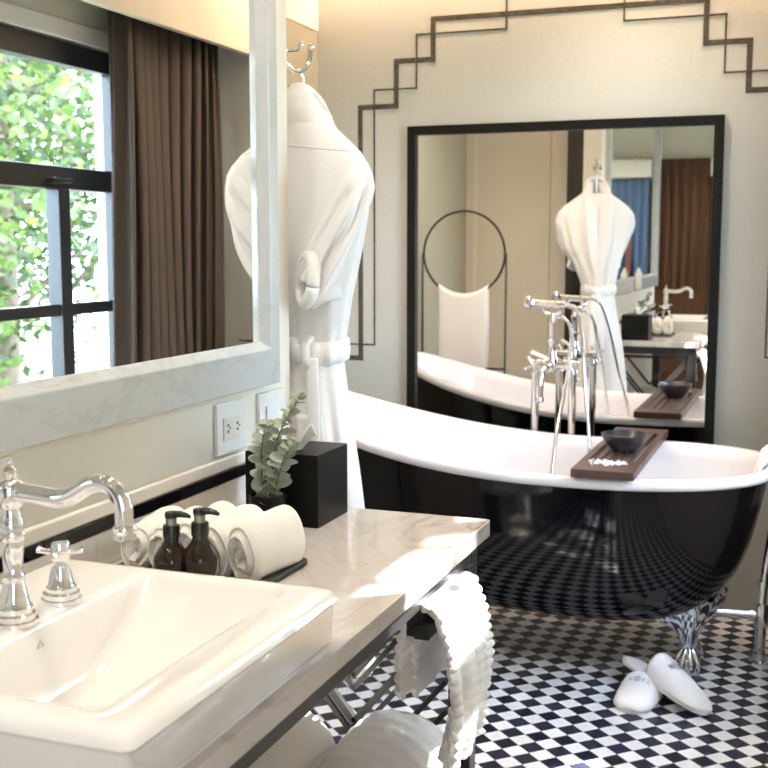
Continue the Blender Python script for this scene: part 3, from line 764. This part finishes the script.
obj('hanger_hook', MB().tube(spline([(RX, RY, 1.56), (RX, RY, 1.655), (RX, RY-.012, 1.672), (RX, RY-.03, 1.675)], 5), .003, 8), CHROME, hg, smooth=180)
hk = thing('robe_hook', 'chrome double robe hook on the wall end above the bathrobe', 'hook', (RX-.01, 2.241, 1.70))
obj('rose', MB().lathe([(.024, 0), (.024, .006), (.016, .011), (.009, .014)], (RX-.015, 2.241, 1.70), 24, 'y'), CHROME, hk, smooth=40)
obj('lower_prong', MB().tube(spline([(RX-.015, 2.25, 1.698), (RX-.012, 2.285, 1.682), (RX-.006, 2.32, 1.672), (RX+.004, 2.35, 1.685), (RX+.009, 2.362, 1.71), (RX+.009, 2.364, 1.725)], 6), .0055, 10).ball((RX+.009, 2.364, 1.730), .009), CHROME, hk, smooth=180)
obj('upper_prong', MB().tube(spline([(RX-.015, 2.25, 1.705), (RX-.010, 2.29, 1.712), (RX-.005, 2.32, 1.718), (RX-.003, 2.335, 1.728)], 6), .0045, 10).ball((RX-.003, 2.338, 1.732), .008), CHROME, hk, smooth=180)

# ------------------------------------------------------------------ bath mirror
mr = thing('leaning_mirror', 'large black-framed mirror on the mosaic wall behind the bathtub', 'mirror', (-.885, YF-.02, .45))
mx0, mx1, mz0, mz1 = -1.453, -.309, .45, 1.741
q = MB()
fw_ = .033
def rf(x0, x1, z0, z1, y): return [(x0, y, z0), (x1, y, z0), (x1, y, z1), (x0, y, z1)]
q.rings([rf(mx0, mx1, mz0, mz1, YF-.003), rf(mx0, mx1, mz0, mz1, YF-.032), rf(mx0+fw_, mx1-fw_, mz0+fw_, mz1-fw_, YF-.030), rf(mx0+fw_, mx1-fw_, mz0+fw_, mz1-fw_, YF-.008)], cap0=False, cap1=False)
obj('mirror_frame', q, FRAMEB, mr, smooth=0, bevel=.002)
obj('mirror_glass', MB().box(mx0+fw_-.004, mx1-fw_+.004, YF-.012, YF-.004, mz0+fw_-.004, mz1-fw_+.004), MIRROR, mr, smooth=0)

# ------------------------------------------------------------------ bathtub
TX, TY, AL, AR, BW = -.65, 3.537, 1.04, .575, .366
tu = thing('bathtub', 'black slipper bathtub with white rim and chrome claw feet', 'bathtub', (TX, TY, 0))
def plan(th, sx=1, ins=0):
    c, s_ = math.cos(th), math.sin(th)
    a = (AR if c > 0 else AL)-ins; e = 2/2.55
    return TX+a*sx*math.copysign(abs(c)**e, c), TY+(BW-ins)*sx*math.copysign(abs(s_)**e, s_)
def rimz(x):
    l = max(0, (TX-x)/AL); r_ = max(0, (x-TX)/AR)
    return .648+.185*l**2.2+.012*r_**2
NT = 96; ths = [2*PI*j/NT for j in range(NT)]
SP = [(1.0, 1.0), (.985, .90), (.965, .78), (.945, .68), (.925, .58), (.895, .47), (.855, .37), (.80, .27), (.735, .185), (.65, .115), (.54, .06), (.42, .025), (.28, .006), (.12, 0)]
SPY = [1.0, .998, .993, .985, .972, .950, .915, .86, .785, .685, .56, .42, .27, .11]
ZBOT = .155
def shell_ring(k, ins=0, out=0):
    r_ = []
    for th in ths: r_.append(shell_at(th, SP[k][0], SPY[k], SP[k][1], ins))
    return r_
def shell_at(th, sx_, sy_, f, ins=.026):
    x1, y1 = plan(th, 1, ins)
    return (TX+(x1-TX)*sx_, TY+(y1-TY)*sy_, ZBOT+(rimz(x1)-.034-ZBOT)*f)
obj('outer_shell', MB().rings([shell_ring(k, .026) for k in range(len(SP))], cap0=False), TUBBLACK, tu, smooth=180)
def rim_ring(ins, dz): 
    out = []
    for th in ths:
        x, y = plan(th, 1, ins); xr_, _ = plan(th); out.append((x, y, rimz(xr_)+dz))
    return out
RR = [rim_ring(.03, -.036), rim_ring(.010, -.034), rim_ring(.002, -.026), rim_ring(0, -.014), rim_ring(.004, -.004), rim_ring(.014, 0), rim_ring(.028, -.003), rim_ring(.038, -.012)]
for a, f in [(.985, .93), (.97, .82), (.95, .70), (.925, .55), (.89, .40), (.84, .27), (.76, .15), (.64, .07), (.45, .02), (.2, 0)]:
    out = []
    for th in ths:
        x, y = plan(th, a, .040); xr_, _ = plan(th); zt = rimz(xr_)-.012
        out.append((x, y, .19+(zt-.19)*f))
    RR.append(out)
obj('basin_and_rim', MB().rings(RR, cap0=False, cap1=True), ENAMEL, tu, smooth=180)
def claw_foot(mx, my):
    m = MB(); rings = []; n = 72
    for z, cx, cy, a_, b_, tl, fl in ((.046, -.316, 3.500, .020, .020, 0, 0), (.070, -.316, 3.503, .021, .021, 0, .03), (.095, -.316, 3.498, .024, .023, .05, .05), (.120, -.315, 3.490, .031, .027, .10, .07), (.145, -.313, 3.478, .046, .031, .18, .08), (.172, -.310, 3.466, .064, .036, .22, .10), (.197, -.307, 3.456, .082, .040, .25, .12), (.224, -.304, 3.446, .096, .042, .27, .13)):
        ring = []
        for j in range(n):
            t = 2*PI*j/n; u = math.cos(t); k = 1+fl*math.cos(10*math.acos(max(-1, min(1, u))))
            dx = a_*u; dy = -b_*k*math.sin(t)
            dz = tl*dx+(max(0, z-.16)/.054)*(.014*math.sin(abs(t) if t < PI else 0)+.010*math.cos(10*math.acos(max(-1, min(1, u)))))
            ring.append((cx+dx, cy+dy+.45*dx*max(0, min(1, (z-.10)/.10)), z+dz))
        rings.append(ring)
    m.rings(rings)
    m.ball((-.316, 3.498, .027), .027)
    o_ = Vector((-.316, 3.502, 0))
    for a in (-1.0, -.34, .34, 1.0):
        e = Vector((math.sin(a), -math.cos(a), 0))
        m.tube(spline([o_+e*.008+Vector((0, 0, .078)), o_+e*.026+Vector((0, 0, .060)), o_+e*.038+Vector((0, 0, .034)), o_+e*.037+Vector((0, 0, .011)), o_+e*.030+Vector((0, 0, .002))], 4), [.009]*4+[.0085]*4+[.008]*4+[.006]*4+[.002], 8)
    m.v = [((x if not mx else -1.32-x), (y if not my else 2*TY-y), z) for x, y, z in m.v]
    return m
for mx, my in ((0, 0), (0, 1), (1, 0), (1, 1)):
    obj('claw_foot', claw_foot(mx, my), CHROME, tu, smooth=60)

# waste and overflow pipe
wp = thing('waste_pipe', 'chrome floor-standing waste pipe at the right end of the bathtub', 'pipe', (-.105, 3.665, 0))
obj('standpipe', MB().tube([(-.112, 3.66, 0), (-.112, 3.66, .17)], .017, 18).lathe([(.034, 0), (.034, .006), (.022, .010), (.020, .03)], (-.112, 3.66, 0)).lathe([(.021, .115), (.023, .12), (.023, .185), (.021, .19)], (-.112, 3.66, 0)), CHROMEB, wp, smooth=40)
obj('waste_arm', MB().tube([(-.40, 3.60, .165), (-.28, 3.63, .158), (-.112, 3.66, .152)], .016, 16).tube([(-.150, 3.653, .1535), (-.138, 3.656, .153)], .021, 16), CHROMEB, wp, smooth=40)
obj('overflow_pipe', MB().tube(spline([(-.112, 3.66, .17), (-.106, 3.66, .28), (-.095, 3.655, .38), (-.080, 3.64, .50), (-.078, 3.63, .56)], 6), .013, 16).lathe([(.018, .245), (.0185, .265)], (-.109, 3.66, 0)), CHROMEB, wp, smooth=40)

# ------------------------------------------------------------------ bath filler
GX0, GX1, GY, GC = -.907, -.776, 3.948, -.850
bf = thing('bath_filler', 'chrome floor-standing bath filler with hand shower behind the bathtub', 'faucet', (GC, GY, 0))
for gx in (GX0, GX1):
    obj('standpipe', MB().tube([(gx, GY, 0), (gx, GY, .88)], .0135, 16).lathe([(.030, 0), (.030, .006), (.018, .012)], (gx, GY, 0)).lathe([(.0165, .845), (.018, .85), (.018, .862), (.015, .868)], (gx, GY, 0)), CHROME, bf, smooth=40)
mix = obj('mixer_body', MB().tube([(GX0-.012, GY, .885), (GX1+.012, GY, .885)], .017, 18).lathe([(.020, .86), (.023, .87), (.023, .90), (.017, .91), (.0135, .93), (.0135, .955), (.018, .962), (.018, .968), (.012, .973), (.012, 1.02), (.016, 1.025), (.016, 1.032), (.011, 1.037), (.011, 1.062)], (GC, GY, 0), 24), CHROME, bf, smooth=40)
obj('spout', MB().tube(spline([(GC, GY-.01, .885), (GC-.004, GY-.05, .885), (GC-.010, GY-.085, .868), (GC-.016, GY-.105, .835), (GC-.018, GY-.108, .795), (GC-.018, GY-.108, .775)], 6), .0135, 16).lathe([(.012, .785), (.017, .78), (.017, .768), (.012, .765)], (GC-.018, GY-.108, 0)), CHROME, bf, smooth=50)
for gx, s_ in ((GX0, -1), (GX1, 1)):
    h = MB().lathe([(.012, -.012), (.014, -.03), (.011, -.045)], (gx, GY, .885), 16, 'y')
    for a in (.5, .5+PI/2, .5+PI, .5+PI*1.5):
        h.tube([(gx, GY-.045, .885), (gx+.030*math.cos(a), GY-.05, .885+.030*math.sin(a))], [.006, .0055], 10).ball((gx+.030*math.cos(a), GY-.05, .885+.030*math.sin(a)), .0075)
    obj('cross_handle', h, CHROME, mix, smooth=50)
obj('diverter_lever', MB().tube([(GC-.01, GY-.02, .905), (GC-.035, GY-.045, .92), (GC-.06, GY-.06, .932)], [.006, .007, .008], 10), simple('white_lever', (.85, .84, .82), .2), mix, smooth=50)
obj('cradle', MB().tube(spline([(GC-.035, GY-.03, 1.085), (GC-.030, GY-.012, 1.068), (GC, GY, 1.062), (GC+.030, GY-.012, 1.068), (GC+.035, GY-.03, 1.085)], 5), .006, 10), CHROME, mix, smooth=60)
hsh = obj('hand_shower', MB().tube([(GC-.062, GY-.028, 1.100), (GC-.02, GY-.026, 1.098), (GC+.035, GY-.024, 1.096), (GC+.055, GY-.024, 1.096)], [.012, .0125, .0115, .009], 16)
    .lathe([(.012, 0), (.020, .004), (.024, .012), (.026, .020), (.022, .024)], (GC-.098, GY-.028, 1.101), 20, 'x').lathe([(.013, 0), (.016, .004), (.013, .009)], (GC-.066, GY-.028, 1.1), 18, 'x').lathe([(.012, 0), (.014, .003), (.012, .01)], (GC+.02, GY-.024, 1.096), 18, 'x'), CHROME, bf, smooth=50)
hose = spline([(GC+.055, GY-.024, 1.096), (GC+.085, GY-.03, 1.085), (GC+.105, GY-.05, 1.04), (GC+.125, GY-.09, .95), (GC+.148, GY-.15, .80), (GC+.175, GY-.21, .66), (GC+.175, GY-.28, .50), (GC+.13, GY-.40, .40), (GC+.09, GY-.42, .43), (GC+.085, GY-.37, .54), (GC+.080, GY-.28, .68), (GC+.080, GY-.14, .84), (GC+.076, GY-.05, .95), (GC+.066, GY-.02, 1.02), (GC+.035, GY-.008, 1.052), (GC+.008, GY-.002, 1.045)], 8)
obj('shower_hose', MB().tube(hose, .0062, 10), CHROMEB, hsh, smooth=180)

# ------------------------------------------------------------------ bath tray, bowl, salts
ct = thing('bath_tray', 'dark slatted wooden tray laid across the bathtub rim', 'tray', (-.532, 3.555, .65))
tz0, tz1 = .652, .676
tx0, tx1, ty0, ty1 = -.620, -.444, 3.150, 3.950
m = MB(); m.box(tx0, tx1, ty0, ty0+.16, tz0, tz1); m.box(tx0, tx1, ty1-.10, ty1, tz0, tz1); m.box(tx0, tx0+.022, ty0+.16, ty1-.10, tz0, tz1); m.box(tx1-.022, tx1, ty0+.16, ty1-.10, tz0, tz1)
obj('tray_frame', m, WALNUT, ct, bevel=.002)
for k in range(4):
    xa = tx0+.036+k*.0283
    obj('slat', MB().box(xa, xa+.019, ty0+.16, ty1-.10, tz0+.004, tz1-.001), WALNUT, ct, bevel=.002)
bo = thing('stone_bowl', 'small dark stone bowl standing on the wooden bath tray', 'bowl', (-.521, 3.475, tz1))
obj('bowl', MB().lathe([(.030, 0), (.034, .002), (.036, .006), (.055, .024), (.066, .042), (.069, .055), (.066, .057), (.062, .053), (.050, .028), (.028, .012), (.0005, .010)], (-.521, 3.475, tz1), 40), STONEB, bo, smooth=50)
sa = MB(); rs = random.Random(5)
for k in range(170):
    x = rs.gauss(-.53, .032); y = rs.gauss(3.262, .016)
    if tx0+.03 < x < tx1-.03 and ty0+.05 < y < ty0+.158: sa.ball((x, y, tz1+rs.uniform(0.001, .006)), rs.uniform(.002, .004), n=6)
o = tag(obj('bath_salts', sa, SALT), 'scatter of white bath salts at the near end of the wooden tray', 'salts'); o['kind'] = 'stuff'

# white ribbed towel at the right end of the tub
rt_ = MB()
def rtf(u, v):
    a = v
    path = [(.05, .48), (.02, .60), (-.005, .645), (-.02, .674), (-.05, .676), (-.075, .652), (-.095, .58), (-.105, .50)]
    k = a*7; i = min(int(k), 6); t = k-i
    dx = path[i][0]*(1-t)+path[i+1][0]*t; z = path[i][1]*(1-t)+path[i+1][1]*t
    return (-.052+dx+.004*math.sin(2*PI*10*u), 3.50+.26*u, z+.004*math.sin(2*PI*10*u+1))
tag(obj('bath_mat_towel', rt_.grid(rtf, 80, 42), TERRY, smooth=180, solid=.016), 'white ribbed towel draped over the right end of the bathtub rim', 'towel')

# ------------------------------------------------------------------ slippers
def slipper(loc, rz, pitch, label, roll_=0, L=.30, uh=.052, us=.42):
    s = thing('slipper', label, 'slipper', loc, 'pair of white slippers on the checkered floor', rz)
    s.rotation_euler = (roll_, pitch, rz)
    def half(x):       # x 0 heel .. 1 toe
        return .040+.012*math.sin(PI*min(1, x*1.05)*.9)+.004*x if x < .80 else (.040+.012*math.sin(PI*.84*.9)+.0032)*math.sqrt(max(0.0, 1-((x-.80)/.2)**2.3))
    def outline(z, gr=0):
        pts = []; n = 26
        xs = [(1-math.cos(PI*i/n))/2 for i in range(n+1)]
        def hw_(x): 
            h = half(x)
            if x < .12: h = .043*math.sqrt(max(0, 1-((.12-x)/.12)**2))
            return h+gr*(1 if h > .004 else 0)
        for x in xs: pts.append((x*L, hw_(x), z))
        for x in xs[::-1][1:-1]: pts.append((x*L, -hw_(x), z))
        return pts
    obj('sole', MB().rings([outline(0, -.003), outline(.003), outline(.012), outline(.016, -.003)]), SLIP, s, local=True, smooth=60)
    up = MB()
    def uf(u, v):     # upper: from mid-foot opening to the toe
        x = us+(1-us)*v-.05*math.sin(PI*u)*(1-v)
        a = PI*u
        h = half(min(.998, x))*1.05
        ht = uh*(1-v)**.75+.022*math.sqrt(max(0, 1-v**3))
        return (x*L, h*math.cos(a), .010+(ht)*math.sin(a)**.8)
    upo = obj('upper', up.grid(uf, 32, 24), SLIP, s, local=True, smooth=180, solid=.006)
    def on(u, v): 
        p = Vector(uf(u, v)); e = .004
        n_ = (Vector(uf(u+e, v))-p).cross(Vector(uf(u, v+e))-p).normalized()
        if n_.z < 0: n_ = -n_
        return p+n_*.0045
    lg = MB()         # small embroidered lettering on the upper
    def stroke(a, b_, n=6):
        pts = [on(a[0]+(b_[0]-a[0])*k/n, a[1]+(b_[1]-a[1])*k/n) for k in range(n+1)]
        lg.tube(pts, .0008, 6)
    def arcs(cu, cv, ru, rv, a0, a1):
        n = 12; pts = [on(cu+ru*math.cos(a0+(a1-a0)*k/n), cv+rv*math.sin(a0+(a1-a0)*k/n)) for k in range(n+1)]
        lg.tube(pts, .0008, 6)
    arcs(.36, .30, .035, .045, PI*.3, PI*1.7)
    stroke((.42, .25), (.42, .35)); stroke((.45, .25), (.45, .35)); stroke((.42, .30), (.45, .30))
    arcs(.53, .30, .05, .075, 0, 2*PI); arcs(.53, .30, .025, .04, 0, 2*PI)
    stroke((.61, .25), (.61, .35)); stroke((.61, .35), (.65, .25)); stroke((.65, .25), (.65, .35))
    obj('embroidery', lg, SLIPINK, upo, local=True, smooth=180)
    return s
slipper((-.402, 3.38, 0), math.atan2(-1, -.12), 0, 'white closed-toe slipper lying flat underneath its crossed mate', 0, .270, .040, .50)
slipper((-.484, 3.385, .052), math.atan2(-.245, .262), .125, 'white closed-toe slipper resting across the other, toe to the right', -.30, .345)

# ------------------------------------------------------------------ towel stand in the bath alcove
ts_ = thing('towel_stand', 'black wire towel stand with a ring top, seen in the bath mirror', 'towel stand', (-1.60, 2.90, 0))
tcx, tcy, tcz, trr = -1.602, 2.905, 1.258, .205
obj('ring', MB().tube([(tcx+trr*math.sin(2*PI*k/64), tcy, tcz+trr*math.cos(2*PI*k/64)) for k in range(65)], .006, 10), BLACKM, ts_, smooth=180)
for sx_ in (-1, 1): obj('leg', MB().tube([(tcx+sx_*.211, tcy, 0), (tcx+sx_*.211, tcy, tcz)], .0055, 10), BLACKM, ts_, smooth=180)
obj('shelf_rail', MB().tube([(tcx-.211, tcy, .70), (tcx+.211, tcy, .70)], .006, 10), BLACKM, ts_, smooth=180)
obj('base_plate', MB().box(tcx-.23, tcx+.23, tcy-.09, tcy+.09, 0, .012), BLACKM, ts_, bevel=.003)
tw = MB()
def twf(u, v):
    s = v*2-1; x = -.125+.25*u
    sag = -math.sqrt(max(0, trr**2-x*x))
    zr = tcz+sag
    if abs(s) < .06: return (tcx+x, tcy+.013*s/.06, zr+.010)
    k = (abs(s)-.06)/.94
    return (tcx+x*(1-.05*k)+.003*math.sin(12*u+5*k), tcy+math.copysign(.013+.010*k*math.sin(9*u)*.4+.008*k, s), zr+.006-(.40+(zr-tcz+trr))*k)
tag(obj('white_towel', tw.grid(twf, 30, 60), TERRY, smooth=180, solid=.006), 'white towel folded over the ring of the black towel stand', 'towel')

# ------------------------------------------------------------------ lamps
def downlight(x, y, watts, label, size=75):
    d = thing('downlight', label, 'ceiling lamp', (x, y, ZT), 'recessed ceiling downlights')
    obj('trim_ring', MB().lathe([(.050, ZT-.001), (.050, ZT-.006), (.038, ZT-.006), (.036, ZT-.001)], (x, y, 0), 32), PLATE, d, smooth=40)
    obj('lamp_disc', MB().lathe([(.035, ZT-.002), (.035, ZT-.004), (.0005, ZT-.004)], (x, y, 0), 32), BULB, d, smooth=40)
    L = bpy.data.lights.new('downlight_beam', 'SPOT'); L.energy = watts; L.color = WARM; L.spot_size = math.radians(size*2*.8); L.spot_blend = .8; L.shadow_soft_size = .035
    lo = bpy.data.objects.new('downlight_beam', L); COL.objects.link(lo); lo.parent = d; lo.location = (0, 0, -.012)
downlight(-.72, .95, SPOT_W*.5, 'recessed warm ceiling downlight above the basin')
downlight(-.75, 1.75, SPOT_W*.6, 'recessed warm ceiling downlight above the far end of the marble top')
downlight(-.62, 3.72, SPOT_W*.45, 'recessed warm ceiling downlight above the bathtub tray')
downlight(-1.45, 3.2, SPOT_W*.9, 'recessed warm ceiling downlight above the towel stand')
downlight(-.6, -.7, SPOT_W, 'added warm fill light in the unseen entry ceiling')  # unseen fill light, added to raise the ambient level indoors
cv = thing('cove_light', 'warm linear cove light along the top of the mosaic wall', 'lamp', (-.8, YF-.05, ZT-.03))
obj('led_strip', MB().box(XL+.05, -.01, YF-.06, YF-.045, ZT-.02, ZT-.008), LED, cv)
A = bpy.data.lights.new('cove_beam', 'AREA'); A.shape = 'RECTANGLE'; A.size = 1.75; A.size_y = .02; A.energy = COVE_W; A.color = (1, .66, .42)
ao = bpy.data.objects.new('cove_beam', A); COL.objects.link(ao); ao.parent = cv; ao.location = (-.12, -.003, .005)
# ------------------------------------------------------------------ garden outside the window
struct('ground', MB().box(.6, 26, -14, 26, -.5, -.3), GRASS)
def tree(x, y, h, rad, nleaf, mat, label, seed, zlo=.25, lsize=.10):
    r = random.Random(seed)
    t = thing('garden_tree', label, 'tree', (x, y, -.3), 'trees outside the window')
    tr_ = MB(); tips = []
    lean = r.uniform(-.3, .3)
    P = [Vector((x+lean*k*.3+.05*math.sin(2*k), y+.08*math.sin(3*k+seed), -.3+h*.85*k/4)) for k in range(5)]
    tr_.tube(P, [.11, .095, .08, .06, .03], 10)
    for k in range(11):
        b0 = P[1+k % 4]; a = r.uniform(0, 2*PI)
        e = b0+Vector((math.cos(a)*rad*r.uniform(.5, .95), math.sin(a)*rad*r.uniform(.5, .95), h*r.uniform(.02, .25)))
        mid = (b0+e)/2+Vector((0, 0, .12))
        tr_.tube([b0, mid, e], [.035, .022, .008], 6); tips += [b0*.4+e*.6, e, mid]
    obj('trunk', tr_, BARK, t, smooth=60)
    lf = MB()
    for k in range(nleaf):
        if r.random() < .55:
            q = r.choice(tips); c = q+Vector((r.gauss(0, .28), r.gauss(0, .28), r.gauss(0, .28)))
        else:
            u_ = r.uniform(0, 2*PI); vv = r.uniform(-1, 1); rr = rad*r.random()**.4; s_ = math.sqrt(1-vv*vv)
            c = Vector((x+rr*s_*math.cos(u_), y+rr*s_*math.sin(u_), -.3+h*(zlo+(1-zlo)*(.5+.5*vv*(rr/rad)))))
        d = Vector((r.gauss(0, 1), r.gauss(0, 1), r.gauss(-.3, .6))).normalized(); n_ = Vector((r.gauss(0, 1), r.gauss(0, 1), r.gauss(.6, .7))).normalized()
        s_ = d.cross(n_)
        if s_.length < .1: continue
        s_.normalize(); L = lsize*r.uniform(.7, 1.4); W = L*.28
        lf.poly([c-d*L*.5, c+s_*W-d*L*.05, c+d*L*.5, c-s_*W-d*L*.05])
    obj('foliage', lf, mat, t, smooth=0)
tree(3.4, 5.6, 3.6, 1.4, 3200, LEAFA, 'nearest leafy garden tree outside the left side of the window', 11)
tree(4.3, 8.0, 4.4, 1.7, 4200, LEAFB, 'dark green garden tree standing between two paler trees outside', 12)
tree(5.6, 10.5, 4.6, 1.8, 4200, LEAFA, 'pale green garden tree farthest right in the window view', 13)
tree(6.8, 7.2, 5.0, 1.9, 4200, LEAFA, 'tall garden tree behind the dark green one outside', 14)
tree(3.6, 2.4, 4.8, 1.5, 2600, LEAFB, 'garden tree straight across from the marble top outside', 15)
tree(5.2, 6.4, 4.6, 1.6, 5200, LEAFB, 'bushy tree filling the gap between the nearest garden trees', 31, zlo=.08, lsize=.13)
tree(7.2, 10.2, 5.2, 2.0, 5200, LEAFA, 'wide garden tree behind the pale green one', 32, zlo=.08, lsize=.14)
tree(10.0, 9.6, 6.0, 2.4, 5200, LEAFB, 'tallest dark tree far back in the garden', 33, zlo=.08, lsize=.16)
tree(8.5, 12.5, 5.4, 2.2, 4500, LEAFB, 'dark tree at the back of the garden', 16)
tree(2.15, 4.25, 5.6, .95, 1500, LEAFA, 'slim young tree close outside the window', 18, zlo=.45)
